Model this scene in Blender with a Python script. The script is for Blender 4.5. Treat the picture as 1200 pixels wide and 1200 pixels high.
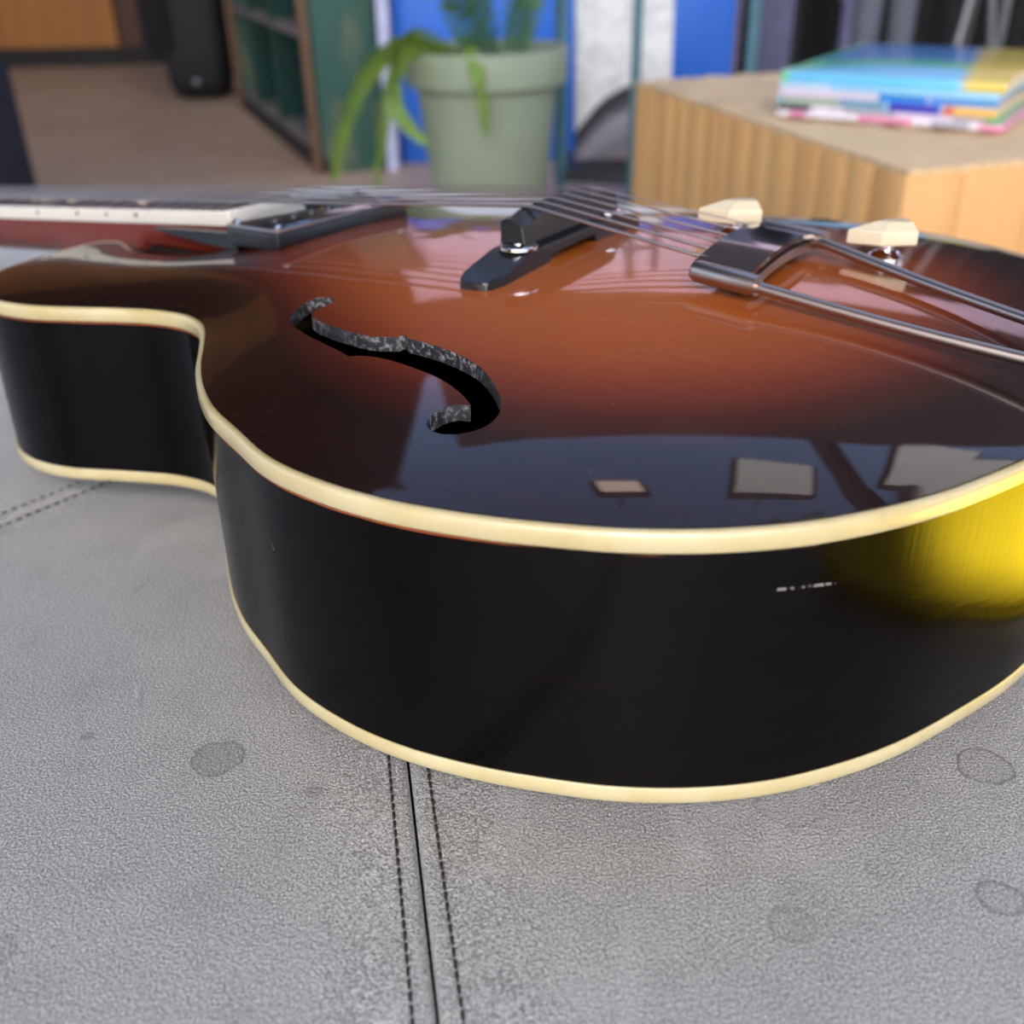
import bpy, bmesh, math, random
import numpy as np
from mathutils import Vector, Matrix, Euler
from mathutils.geometry import delaunay_2d_cdt

random.seed(7); rng = np.random.default_rng(7)
for o in list(bpy.data.objects): bpy.data.objects.remove(o, do_unlink=True)
SC = bpy.context.scene
COL = SC.collection
PI = math.pi; R = math.radians

# ------------------------------------------------------------------ camera, sky, lights, exposure
CAM_Z = .645                       # lens height above the floor
cam = bpy.data.cameras.new('camera'); camo = bpy.data.objects.new('camera', cam); COL.objects.link(camo)
cam.sensor_width = 36; cam.sensor_height = 36; cam.lens = 36.0; cam.clip_start = .01
PITCH, ROLL = R(30.0), R(-1.15)
F = Vector((0, math.cos(PITCH), -math.sin(PITCH)))
R0 = Vector((1, 0, 0)); U0 = Vector((0, math.sin(PITCH), math.cos(PITCH)))
RX = R0*math.cos(ROLL) + U0*math.sin(ROLL); UX = -R0*math.sin(ROLL) + U0*math.cos(ROLL)
camo.matrix_world = Matrix(((RX.x, UX.x, -F.x, 0), (RX.y, UX.y, -F.y, 0), (RX.z, UX.z, -F.z, CAM_Z), (0, 0, 0, 1)))
cam.dof.use_dof = True; cam.dof.focus_distance = .30; cam.dof.aperture_fstop = 9.5
SC.camera = camo
SC.view_settings.view_transform = 'Standard'; SC.view_settings.look = 'None'
SC.view_settings.gamma = 1.0; SC.view_settings.use_curve_mapping = False
SC.view_settings.exposure = 0.0
SC.cycles.use_denoising = True
SC.cycles.max_bounces = 8; SC.cycles.diffuse_bounces = 4; SC.cycles.glossy_bounces = 5
SC.cycles.sample_clamp_indirect = 8.0
SC.cycles.caustics_reflective = False; SC.cycles.caustics_refractive = False

W = bpy.data.worlds.new('sky'); SC.world = W; W.use_nodes = True
wt = W.node_tree; wt.nodes.clear()
wo = wt.nodes.new('ShaderNodeOutputWorld'); wb = wt.nodes.new('ShaderNodeBackground')
sk = wt.nodes.new('ShaderNodeTexSky'); sk.sky_type = 'NISHITA'; sk.sun_disc = False       # hazy sun behind the camera
sk.sun_elevation = R(46); sk.sun_rotation = R(186); sk.air_density = 1.0; sk.dust_density = 3.2; sk.ozone_density = 3.0
wm = wt.nodes.new('ShaderNodeMix'); wm.data_type = 'RGBA'; wm.blend_type = 'MULTIPLY'; wm.inputs[0].default_value = 1.0; wm.inputs[7].default_value = (1.02, 1.0, 1.0, 1)   # the camera's white balance
wt.links.new(sk.outputs[0], wm.inputs[6]); wt.links.new(wm.outputs[2], wb.inputs[0]); wb.inputs[1].default_value = .55
wt.links.new(wb.outputs[0], wo.inputs[0])

def portal(name, loc, rot, sx_, sy_):
    l = bpy.data.lights.new(name, 'AREA'); l.shape = 'RECTANGLE'; l.size = sx_; l.size_y = sy_; l.cycles.is_portal = True
    o = bpy.data.objects.new(name, l); COL.objects.link(o); o.location = loc; o.rotation_euler = rot
    return o

# ------------------------------------------------------------------ helpers
def tag(o, label=None, cat=None, group=None, kind=None):
    if label: o['label'] = label
    if cat: o['category'] = cat
    if group: o['group'] = group
    if kind: o['kind'] = kind
    return o
def empty(name, loc=(0, 0, 0), rot=None, parent=None):
    o = bpy.data.objects.new(name, None); o.empty_display_size = .05; COL.objects.link(o)
    o.location = loc
    if rot is not None: o.rotation_euler = rot
    if parent: o.parent = parent
    return o
class MB:
    def __init__(s): s.v = []; s.f = []; s.m = []; s.cur = 0
    def add(s, vs, fs):
        k = len(s.v); s.v += [tuple(map(float, v)) for v in vs]
        s.f += [tuple(i + k for i in f) for f in fs]; s.m += [s.cur]*len(fs)
        return s
    def box(s, c, d, rot=0.0, bev=0.0, M=None):
        """box of size d about c, edges bevelled by bev"""
        bm = bmesh.new(); bmesh.ops.create_cube(bm, size=1)
        for v in bm.verts: v.co = Vector((v.co.x*d[0], v.co.y*d[1], v.co.z*d[2]))
        if bev > 0: bmesh.ops.bevel(bm, geom=bm.edges[:], offset=min(bev, .45*min(d)), segments=2, profile=.5, affect='EDGES')
        T = Matrix.Translation(Vector(c)) @ Matrix.Rotation(rot, 4, 'Z')
        if M is not None: T = M @ T
        bm.verts.index_update()
        s.add([T @ v.co for v in bm.verts], [[v.index for v in f.verts] for f in bm.faces]); bm.free(); return s
    def tube(s, pts, r, n=8, cap=True):
        pts = [Vector(p) for p in pts]; rs = r if hasattr(r, '__len__') else [r]*len(pts)
        vs = []; up = None
        for i, p in enumerate(pts):
            d = (pts[min(i+1, len(pts)-1)] - pts[max(i-1, 0)]).normalized()
            if up is None:
                up = Vector((0, 0, 1)) if abs(d.z) < .9 else Vector((1, 0, 0))
            a = d.cross(up).normalized(); b = a.cross(d).normalized(); up = b
            for k in range(n):
                t = 2*PI*k/n; vs.append(p + (a*math.cos(t) + b*math.sin(t))*rs[i])
        fs = [[i*n+k, i*n+(k+1) % n, (i+1)*n+(k+1) % n, (i+1)*n+k] for i in range(len(pts)-1) for k in range(n)]
        if cap: fs += [list(range(n))[::-1], [(len(pts)-1)*n+k for k in range(n)]]
        return s.add(vs, fs)
    def lathe(s, prof, c=(0, 0, 0), n=32, M=None):
        """prof: (r, z) from bottom to top; the ends are closed"""
        vs = []; fs = []
        for r, z in prof:
            for k in range(n):
                t = 2*PI*k/n; p = Vector((r*math.cos(t), r*math.sin(t), z))
                if M is not None: p = M @ p
                vs.append(p + Vector(c))
        for i in range(len(prof)-1):
            for k in range(n): fs.append([i*n+k, i*n+(k+1) % n, (i+1)*n+(k+1) % n, (i+1)*n+k])
        fs += [list(range(n))[::-1], [(len(prof)-1)*n+k for k in range(n)]]
        return s.add(vs, fs)
    def prism(s, poly, z0, z1, bev=0.0, M=None):
        bm = bmesh.new(); vs = [bm.verts.new((p[0], p[1], z0)) for p in poly]; f = bm.faces.new(vs)
        ex = bmesh.ops.extrude_face_region(bm, geom=[f])
        for g in ex['geom']:
            if isinstance(g, bmesh.types.BMVert): g.co.z = z1
        bmesh.ops.recalc_face_normals(bm, faces=bm.faces[:])
        if bev > 0: bmesh.ops.bevel(bm, geom=bm.edges[:], offset=bev, segments=2, profile=.5, affect='EDGES')
        bm.verts.index_update()
        s.add([(M @ v.co if M is not None else v.co) for v in bm.verts], [[v.index for v in f.verts] for f in bm.faces]); bm.free(); return s
    def loft(s, rings, closed=True, caps=True):
        n = len(rings[0]); vs = [p for r in rings for p in r]; fs = []
        for i in range(len(rings)-1):
            for k in range(n if closed else n-1):
                fs.append([i*n+k, i*n+(k+1) % n, (i+1)*n+(k+1) % n, (i+1)*n+k])
        if caps: fs += [list(range(n))[::-1], [(len(rings)-1)*n+k for k in range(n)]]
        return s.add(vs, fs)
    def build(s, name, mats, parent=None, smooth=35, loc=None):
        me = bpy.data.meshes.new(name); me.from_pydata(s.v, [], s.f); 
        for mt in (mats if isinstance(mats, (list, tuple)) else [mats]): me.materials.append(mt)
        if any(s.m): me.polygons.foreach_set('material_index', s.m)
        bm = bmesh.new(); bm.from_mesh(me); bmesh.ops.recalc_face_normals(bm, faces=bm.faces[:]); bm.to_mesh(me); bm.free()
        if smooth:
            me.shade_smooth(); me.set_sharp_from_angle(angle=R(smooth))
        me.update()
        o = bpy.data.objects.new(name, me); COL.objects.link(o)
        if parent: o.parent = parent
        if loc is not None: o.location = loc
        return o
def twin(o, parent, loc=None, rot=None):
    c = o.copy(); COL.objects.link(c); c.parent = parent
    if loc is not None: c.location = loc
    if rot is not None: c.rotation_euler = rot
    return c

# ------------------------------------------------------------------ materials
class NT:
    def __init__(s, name):
        s.m = bpy.data.materials.new(name); s.m.use_nodes = True; s.t = s.m.node_tree; s.t.nodes.clear()
        s.out = s.n('ShaderNodeOutputMaterial'); s.b = s.n('ShaderNodeBsdfPrincipled'); s.t.links.new(s.b.outputs[0], s.out.inputs[0])
    def n(s, ty, **kw):
        nd = s.t.nodes.new(ty)
        for k, v in kw.items(): setattr(nd, k, v)
        return nd
    def put(s, sock, v):
        if isinstance(v, bpy.types.NodeSocket): s.t.links.new(v, sock)
        elif v is not None:
            try: sock.default_value = v
            except Exception: sock.default_value = (*v, 1.0) if len(v) == 3 else v
    def set(s, **kw):
        for k, v in kw.items(): s.put(s.b.inputs[k.replace('_', ' ')], v)
        return s
    def obj(s): return s.n('ShaderNodeTexCoord').outputs['Object']
    def gen(s): return s.n('ShaderNodeTexCoord').outputs['Generated']
    def map(s, vec, scale=(1, 1, 1), loc=(0, 0, 0), rot=(0, 0, 0)):
        m = s.n('ShaderNodeMapping'); s.put(m.inputs[0], vec); m.inputs['Scale'].default_value = scale
        m.inputs['Location'].default_value = loc; m.inputs['Rotation'].default_value = rot; return m.outputs[0]
    def noise(s, vec, scale, detail=3, rough=.55, dist=0):
        n = s.n('ShaderNodeTexNoise'); s.put(n.inputs['Vector'], vec); n.inputs['Scale'].default_value = scale
        n.inputs['Detail'].default_value = detail; n.inputs['Roughness'].default_value = rough; n.inputs['Distortion'].default_value = dist
        return n.outputs[0]
    def ramp(s, fac, stops, interp='LINEAR'):
        r = s.n('ShaderNodeValToRGB'); s.put(r.inputs[0], fac); el = r.color_ramp.elements; r.color_ramp.interpolation = interp
        while len(el) > 1: el.remove(el[-1])
        for i, (p, c) in enumerate(stops):
            c = (c, c, c) if not hasattr(c, '__len__') else c
            q = el[0] if i == 0 else el.new(p); q.position = p; q.color = (*c, 1)
        return r.outputs[0]
    def math(s, op, a, b=None, c=None, clamp=False):
        n = s.n('ShaderNodeMath', operation=op); n.use_clamp = clamp
        s.put(n.inputs[0], a)
        if b is not None: s.put(n.inputs[1], b)
        if c is not None: s.put(n.inputs[2], c)
        return n.outputs[0]
    def mix(s, fac, a, b, blend='MIX'):
        n = s.n('ShaderNodeMix', data_type='RGBA', blend_type=blend)
        s.put(n.inputs[0], fac); s.put(n.inputs[6], a); s.put(n.inputs[7], b); return n.outputs[2]
    def sep(s, vec):
        n = s.n('ShaderNodeSeparateXYZ'); s.put(n.inputs[0], vec); return n.outputs
    def bump(s, h, strength=.3, dist=.001):
        n = s.n('ShaderNodeBump'); s.put(n.inputs['Height'], h); n.inputs['Strength'].default_value = strength; n.inputs['Distance'].default_value = dist
        s.t.links.new(n.outputs[0], s.b.inputs['Normal']); return s
    def spot(s, P, c, r):
        """distance of object point P from c in units of r"""
        n = s.n('ShaderNodeVectorMath', operation='DISTANCE'); s.put(n.inputs[0], P); n.inputs[1].default_value = c
        return s.math('DIVIDE', n.outputs['Value'], r)
def flat(name, col, rough=.5, metal=0.0, var=.12, scale=30, coat=0.0):
    """one colour with a slight mottling"""
    k = NT(name); n = k.noise(k.obj(), scale, 4)
    c = k.mix(k.ramp(n, [(.3, 0.0), (.7, 1.0)]), tuple(x*(1-var) for x in col), tuple(min(1, x*(1+var)) for x in col))
    k.set(Base_Color=c, Roughness=rough, Metallic=metal, Coat_Weight=coat, Coat_Roughness=.05)
    return k.m
def s2l(r, g, b):
    f = lambda c: (c/255/12.92 if c/255 <= .04045 else ((c/255+.055)/1.055)**2.4)
    return (f(r), f(g), f(b))

# ------------------------------------------------------------------ outline and arch of the guitar body (metres)
DEPTH=.0800
NEAR=[(207,0),(205,-32),(199,-65),(188,-95),(178,-117),(168,-133),(155,-149),(140,-162),(122,-173),(105,-180),(88,-185.5),(66,-190),(44,-190.5),(22,-187),(-1,-177.5),(-20,-169),(-37,-158),(-53,-145),(-68,-130.5),(-84,-116),(-95,-109),(-108,-105.5),(-124,-107.5),(-137,-112.5),(-152,-119.5),(-171,-127.5),(-190,-130),(-206,-127),(-220,-120),(-232,-109),(-241,-94),(-246,-77),(-249,-60),(-250.5,-47),(-250,-38),(-246,-33),(-240,-31.5),(-231,-34.5),(-222,-39.5),(-212,-41.5),(-200,-38.5),(-186,-32),(-172,-26.5),(-165,-25.5)]
FAR=[(-240,25),(-241,48),(-241,70),(-238,92),(-231,109),(-220,120),(-206,127)]+[(x,-y) for x,y in NEAR[1:27]][::-1]
def catmull(P,step=2.5,closed=False):
    P=np.asarray(P,float);n=len(P);out=[]
    m=n if closed else n-1
    for i in range(m):
        p1,p2=P[i],P[(i+1)%n]
        p0=P[(i-1)%n] if closed or i>0 else 2*p1-p2
        p3=P[(i+2)%n] if closed or i+2<n else 2*p2-p1
        # centripetal
        t0=0;t1=max(np.hypot(*(p1-p0)),1e-6)**.5;t2=t1+max(np.hypot(*(p2-p1)),1e-6)**.5;t3=t2+max(np.hypot(*(p3-p2)),1e-6)**.5
        k=max(1,int(round(np.hypot(*(p2-p1))/step)))
        for j in range(k):
            t=t1+(t2-t1)*j/k
            A1=(t1-t)/(t1-t0)*p0+(t-t0)/(t1-t0)*p1;A2=(t2-t)/(t2-t1)*p1+(t-t1)/(t2-t1)*p2;A3=(t3-t)/(t3-t2)*p2+(t-t2)/(t3-t2)*p3
            B1=(t2-t)/(t2-t0)*A1+(t-t0)/(t2-t0)*A2;B2=(t3-t)/(t3-t1)*A2+(t-t1)/(t3-t1)*A3
            out.append((t2-t)/(t2-t1)*B1+(t-t1)/(t2-t1)*B2)
    if not closed: out.append(P[-1])
    return np.array(out)
# path from the cutaway end round horn, lower bout, tail and treble side to the neck joint
PATH=catmull(np.array(FAR[:7]+FAR[7:]+NEAR)/1000.,.0025)
RING=np.vstack([PATH,[(-.165,-.0245),(-.24,-.0245)]])
def inside(px,py,poly):
    r=np.zeros(px.shape,bool);n=len(poly)
    for i in range(n):
        x1,y1=poly[i];x2,y2=poly[(i+1)%n]
        c=((y1>py)!=(y2>py))
        with np.errstate(divide='ignore',invalid='ignore'):
            r^=c&(px<(x2-x1)*(py-y1)/(y2-y1)+x1)
    return r
GX0,GY0,GS=-.262,-.200,.002
NXg,NYg=int(.478/GS)+1,int(.400/GS)+1
gx=GX0+GS*np.arange(NXg);gy=GY0+GS*np.arange(NYg)
def poisson():
    X,Y=np.meshgrid(gx,gy,indexing='ij')
    m=inside(X,Y,RING)
    u=np.zeros_like(X)
    # red-black SOR with mask
    par=(np.add.outer(np.arange(NXg),np.arange(NYg))%2).astype(bool)
    w=1.96
    mb=[m&par,m&~par]
    for it in range(420):
        for k in mb:
            s=np.zeros_like(u);s[1:-1,1:-1]=u[2:,1:-1]+u[:-2,1:-1]+u[1:-1,2:]+u[1:-1,:-2]
            v=u+w*((s+GS*GS)/4-u)
            u[k]=v[k]
    return u/u.max(),m
U,MASK=poisson()
def bil(A,x,y):
    fx=np.clip((np.asarray(x)-GX0)/GS,0,NXg-1.001);fy=np.clip((np.asarray(y)-GY0)/GS,0,NYg-1.001)
    i=fx.astype(int);j=fy.astype(int);a=fx-i;b=fy-j
    return A[i,j]*(1-a)*(1-b)+A[i+1,j]*a*(1-b)+A[i,j+1]*(1-a)*b+A[i+1,j+1]*a*b
ARCH=.0175
HT=ARCH*np.power(np.clip(U,0,1),.85)
def ht(x,y): return bil(HT,x,y)

# ------------------------------------------------------------------ frame of the guitar and pouf top: 3 degrees off level, far side lower
TILT = R(-3.0); CAM_H = .18984
RT = Matrix.Rotation(TILT, 3, 'X')
def G2W(x, y, z): return RT @ Vector((x, y, z - CAM_H)) + Vector((0, 0, CAM_Z))

# ------------------------------------------------------------------ materials of the room
def mat_concrete():
    k = NT('floor_concrete'); P = k.obj()
    a = k.noise(P, 1.3, 5); b = k.noise(P, 9, 5)
    c = k.mix(k.ramp(a, [(.3, 0), (.7, 1)]), s2l(160, 134, 112), s2l(190, 166, 140)); c = k.mix(k.math('MULTIPLY', b, .35), c, s2l(134, 112, 92))
    k.set(Base_Color=c, Roughness=k.ramp(b, [(.3, .35), (.7, .55)])); return k.m
def mat_wood(name, c1, c2, axis=2, scale=1.0, rough=.5, streak=.6):
    k = NT(name); P = k.obj(); sc = [22*scale, 22*scale, 22*scale]; sc[axis] = 1.1*scale
    inf = k.n('ShaderNodeObjectInfo').outputs['Random']
    v = k.n('ShaderNodeVectorMath', operation='ADD'); k.put(v.inputs[0], k.map(P, tuple(sc)))
    cmb = k.n('ShaderNodeCombineXYZ'); q = k.math('MULTIPLY', inf, 37.0)
    for i in range(3): k.put(cmb.inputs[i], q)
    k.put(v.inputs[1], cmb.outputs[0])
    g = k.noise(v.outputs[0], 1.0, 6, .6, .6)
    c = k.mix(k.ramp(g, [(.32, 0), (.68, 1)]), c1, c2)
    c = k.mix(k.math('MULTIPLY', k.math('SUBTRACT', inf, .5), streak), c, c1)
    k.set(Base_Color=c, Roughness=rough); k.bump(g, .15, .001); return k.m
M_floor = mat_concrete()
M_white = flat('wall_paint_white', s2l(205, 200, 205), .7)
M_dark = flat('dark_brown_boards', s2l(52, 44, 46), .7)
M_ceil = flat('ceiling_paint', s2l(190, 195, 205), .8)
M_brownwall = flat('brown_wall_boards', s2l(96, 66, 40), .7)
M_lilacwall = flat('lilac_white_paint', s2l(240, 214, 240), .7)
M_blue = flat('blue_paint', s2l(45, 112, 215), .45, var=.05, scale=3)
M_orange = mat_wood('orange_plywood', s2l(150, 92, 28), s2l(188, 120, 44), 2, .5, .5)
M_redwood = mat_wood('dark_red_wood', s2l(62, 26, 10), s2l(96, 44, 18), 2, .6, .5)
M_skirt = flat('dark_skirting', s2l(32, 24, 20), .7)
M_black = flat('black_cloth', s2l(12, 12, 14), .9)
M_blackgloss = flat('black_vinyl', s2l(9, 9, 12), .65)
M_navy = flat('navy_tolex', s2l(42, 40, 54), .75)
M_green = flat('green_locker_paint', s2l(13, 54, 47), .4, var=.15, scale=6)
M_greenpatina = None
M_shelfgrey = flat('grey_shelf_paint', s2l(110, 104, 104), .5)
M_rust = flat('worn_brown_edge', s2l(116, 88, 66), .6)
M_lilac = flat('pale_lilac_trim', s2l(190, 195, 225), .5)
M_teal = flat('teal_grey_metal', s2l(88, 128, 140), .45, .3)
M_darkmetal = flat('dark_metal', s2l(48, 52, 52), .45, .6)
M_greymetal = flat('grey_metal', s2l(120, 120, 122), .35, .8)
M_lilacgrey = flat('lilac_grey_cloth', s2l(92, 92, 118), .8)
M_greycloth = flat('grey_cloth', s2l(98, 102, 112), .85)

# ------------------------------------------------------------------ the room
def structure(name, boxes, mat, bev=0.0):
    m = MB()
    for c, d in boxes: m.box(c, d, bev=bev)
    return tag(m.build(name, mat, smooth=0), kind='structure')
XL, XR, YB, YF, ZT = -4.2, 3.8, 6.15, -1.7, 3.2
structure('floor', [(((XL+XR)/2, (YB+YF)/2, -.05), (XR-XL+.4, YB-YF+.4, .1))], M_floor)
structure('ground', [((0, YF-3.2, -.06), (14, 6, .1))], M_floor)
def wall_with_openings(name, fixed, along0, along1, axis, openings, mat, t=.15, z1=ZT):
    """a wall plane cut into slabs round rectangular openings (a0, a1, z0, z1)"""
    ss = sorted({along0, along1, *[o[0] for o in openings], *[o[1] for o in openings]}); bx = []
    for a, b in zip(ss[:-1], ss[1:]):
        cuts = sorted([(o[2], o[3]) for o in openings if o[0] <= a and o[1] >= b]); z = 0.0
        for c0, c1 in cuts + [(z1, z1)]:
            if c0 - z > 1e-4:
                c = ((a+b)/2, fixed, (z+c0)/2) if axis == 'x' else (fixed, (a+b)/2, (z+c0)/2)
                d = (b-a, t, c0-z) if axis == 'x' else (t, b-a, c0-z)
                bx.append((c, d))
            z = c1
    return structure(name, bx, mat)
RW = (-2.4, 2.9, 0.0, 3.1)                                # the open garage door behind the camera
wall_with_openings('wall_rear', YF-.075, XL, XR, 'x', [RW], M_dark)
wall_with_openings('wall_right', XR+.075, YF, YB, 'y', [(-1.0, 2.6, .35, 2.4)], M_white)
wall_with_openings('wall_left', XL-.075, YF, YB, 'y', [(-1.4, 3.4, .25, 2.9)], M_white)  # unseen opening added to lighten the wooden block's left face
portal('added_left_opening_light', (XL-.16, 1.0, 1.575), (0, -PI/2, 0), 2.65, 4.8)
structure('wall_far', [((-2.3, YB+.075, ZT/2), (3.9, .15, ZT))], M_brownwall)
SKY = (-.95, 3.5, .7, 6.0)
cx0, cx1, cy0, cy1 = SKY
structure('ceiling', [(((XL+cx0)/2, (YB+YF)/2, ZT+.06), (cx0-XL, YB-YF, .12)), (((XR+cx1)/2, (YB+YF)/2, ZT+.06), (XR-cx1, YB-YF, .12)),
                      (((cx0+cx1)/2, (YF+cy0)/2, ZT+.06), (cx1-cx0, cy0-YF, .12)), (((cx0+cx1)/2, (YB+cy1)/2, ZT+.06), (cx1-cx0, YB-cy1, .12))], M_dark)
structure('trim_1', [((1.75, (cy0+cy1)/2, ZT+.02), (.10, cy1-cy0, .18))], M_dark)
portal('door_light', ((RW[0]+RW[1])/2, YF-.16, (RW[2]+RW[3])/2), (-PI/2, 0, 0), RW[1]-RW[0], RW[3]-RW[2])
portal('right_window_light', (XR+.16, .8, 1.375), (0, PI/2, 0), 2.05, 3.6)
portal('skylight_light', ((cx0+cx1)/2, (cy0+cy1)/2, ZT+.14), (0, 0, 0), cx1-cx0, cy1-cy0)
# lamps under the skylight that show mirrored in the lacquer
k = NT('lit_diffuser'); k.set(Base_Color=(.8, .8, .8), Emission_Color=(1, .98, .95), Emission_Strength=2.2); M_lamp = k.m
k = NT('warm_lit_diffuser'); k.set(Base_Color=(.8, .8, .8), Emission_Color=(1, .74, .62), Emission_Strength=5.0); M_lampw = k.m
def panel_lamp(x, y, z, sx_, sy_, rot, mat, lab):
    r_ = empty('ceiling_lamp', (x, y, z), (0, 0, rot)); tag(r_, lab, 'lamp')
    m = MB(); m.box((0, 0, 0), (sx_, sy_, .012)); m.build('diffuser', mat, r_)
    m = MB(); m.box((0, 0, .05), (sx_+.06, sy_+.06, .085), bev=.01); m.build('housing', M_skirt, r_)
    m = MB(); m.tube([(0, 0, .09), (0, 0, ZT-z+.3)], .008, 6); m.build('hanger', M_skirt, r_)
YP = 3.36                                                    # partition behind the plants
structure('wall_back', [(((-.47+XR)/2, YP+.05, .725), (XR+.47, .1, 1.45))], M_lilacwall)
structure('wall_back_upper', [(((-.47+XR)/2, YP+.05, (1.451+2.75)/2), (XR+.47, .1, 2.75-1.451))], M_dark)
panel_lamp(1.17, 3.05, 3.0, .42, .50, R(-12), M_lamp, 'square ceiling lamp mirrored as the greenish patch in the lacquer')
panel_lamp(2.15, 3.10, 2.85, .55, .80, R(-20), M_lamp, 'long ceiling lamp mirrored as the pale patch near the tail of the guitar')
panel_lamp(.33, 2.95, 3.05, .22, .16, R(5), M_lampw, 'small warm ceiling lamp mirrored as the pink patch in the lacquer')
structure('wall_passage', [((-.42, (YP+.1+YB)/2, 1.2), (.1, YB-YP-.1, 2.4))], M_brownwall)
# far wall dressing
m = MB(); m.box((-2.86, YB-.022, 1.1), (1.55, .04, 2.2)); tag(m.build('plywood_door', M_orange), 'orange plywood sliding door at the far end of the passage', 'door')
m = MB(); m.box((-1.83, YB-.022, 1.1), (.48, .04, 2.2)); tag(m.build('wooden_door', M_redwood), 'dark red wooden panel beside the plywood door, behind the hanging bag', 'panel')
structure('baseboard_far', [((-2.85, YB-.06, .045), (2.6, .03, .09))], M_skirt)
structure('trim_2', [((-.335, 3.20, .31), (.032, .04, .62))], M_lilac)
m = MB()
root = empty('blue_partition', (.15, YP-.05, 0)); tag(root, 'bright blue painted low partition behind the fern pot', 'partition')
for i, (x0, x1) in enumerate(((-.47, -.24), (-.236, .07), (.074, .33), (.334, .53))):
    b = MB(); b.box(((x0+x1)/2, 0, .33), (x1-x0, .05, .66), bev=.004); b.build('panel', M_blue, root)
m = MB(); m.box((.03, 0, .685), (1.0, .07, .05), bev=.006); m.build('cap_rail', M_skirt, root)
# black backdrop with folds
m = MB(); n = 160; vs = []; fs = []
for i in range(n+1):
    x = .70 + 2.3*i/n; y = YP-.07 + .022*math.sin(i*.55) + .012*math.sin(i*1.31+1)
    vs += [(x, y, .01), (x, y, 1.25), (x, y+.02, 1.25), (x, y+.02, .01)]
for i in range(n):
    for k in range(4): fs.append([i*4+k, i*4+(k+1) % 4, (i+1)*4+(k+1) % 4, (i+1)*4+k])
fs += [[0, 1, 2, 3], [n*4+3, n*4+2, n*4+1, n*4]]
m.add(vs, fs); tag(m.build('black_curtain', M_black, smooth=80), 'black cloth backdrop hanging in folds right of the blue partition', 'curtain')

# ------------------------------------------------------------------ green locker along the passage
A0 = Vector((-.543, 3.144, 0)); A1 = Vector((-1.149, 4.677, 0)); L = 1.42
ang = math.atan2(A1.y-A0.y, A1.x-A0.x)
k = NT('worn_green_paint'); P = k.obj()
n1 = k.noise(k.map(P, (9, 9, 2.2)), 1, 4); n2 = k.noise(P, 40, 4)
c = k.mix(k.ramp(n1, [(.52, 0), (.66, 1)]), s2l(58, 96, 84), s2l(128, 128, 96)); c = k.mix(k.math('MULTIPLY', n2, .35), c, s2l(34, 62, 56))
k.set(Base_Color=c, Roughness=.45); M_greenpatina = k.m
root = empty('green_locker', A0, (0, 0, ang)); tag(root, 'old green open metal locker with worn brown edges along the passage', 'locker')
HT_L = 1.15; DP = .20                                        # local x along the face, local -y into the wall
zs = (.06, .37, .68, HT_L-.02); xs = (0, .62, 1.04, L)
m = MB(); m.box((L/2, -DP, HT_L/2), (L, .02, HT_L)); m.build('back_panel', M_green, root)
m = MB(); m.box((.012, -DP/2-.01, HT_L/2), (.02, DP, HT_L)); m.build('end_panel', M_greenpatina, root)
m = MB(); m.box((L-.012, -DP/2-.01, HT_L/2), (.02, DP, HT_L)); m.build('end_panel', M_greenpatina, root)
for x in (.016, L-.016):
    m = MB(); m.box((x, .008, HT_L/2), (.042, .02, HT_L), bev=.004); tag(m.build('corner_post', M_rust, root), 'worn brown edge post')
for x in xs[1:3]:
    m = MB(); m.box((x, -DP/2, HT_L/2), (.03, DP-.01, HT_L)); m.build('divider', M_green, root)
for z in zs:
    m = MB(); m.box((L/2, -DP/2, z), (L-.03, DP-.02, .025)); m.build('shelf', M_shelfgrey, root)
m = MB(); m.box((L/2, -.01, .022), (L, .03, .045)); m.build('plinth', M_skirt, root)

# ------------------------------------------------------------------ things at the left
root = empty('gig_bag', (-1.30, 4.78, 0)); tag(root, 'tall black gig bag standing upright beside the green locker', 'bag')
sec = lambda w, d, x, z, s=0: [(x + w*math.copysign(abs(math.cos(t))**.6, math.cos(t)), s + d*math.copysign(abs(math.sin(t))**.6, math.sin(t)), z) for t in [2*PI*i/28 for i in range(28)]]
m = MB(); m.loft([sec(.07, .05, 0, .005), sec(.115, .075, 0, .02), sec(.135, .09, 0, .08), sec(.145, .095, 0, .25), sec(.15, .1, -.01, .6), sec(.13, .09, -.02, .9), sec(.08, .07, -.02, 1.2), sec(.06, .06, -.02, 1.45), sec(.03, .03, -.02, 1.5)])
m.build('body', M_blackgloss, root, smooth=60)
m = MB(); m.loft([sec(.05, .03, -.14, .16, -.02), sec(.065, .05, -.15, .22, -.02), sec(.07, .055, -.15, .5, -.02), sec(.05, .04, -.13, .62, -.02)]); m.build('side_pocket', M_black, root, smooth=60)
m = MB(); m.tube([(-.09, -.1, .2), (-.10, -.115, .5), (-.10, -.11, .8), (-.06, -.1, 1.1)], .012, 6); m.build('strap', M_black, root)
m = MB(); m.lathe([(.012, 0), (.014, .004), (.008, .008)], n=12, M=Matrix.Rotation(PI/2, 4, 'X')); m.build('metal_foot', M_greymetal, root, loc=(.0, -.093, .075))
root = empty('speaker_cabinet', (-1.335, 2.34, 0), (0, 0, R(4))); tag(root, 'dark navy covered speaker cabinet at the left edge of the photo', 'speaker')
m = MB(); m.box((0, 0, .20), (.46, .34, .395), bev=.012); m.build('cabinet', M_navy, root)
m = MB(); m.box((0, -.172, .20), (.40, .01, .33), bev=.004); m.build('grille', M_black, root)
for x in (-.2, .2):
    for y in (-.14, .14):
        for z in (.385,):
            m = MB(); m.box((x, y, z), (.05, .05, .03), bev=.012); m.build('corner_cap', M_blackgloss, root)

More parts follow.
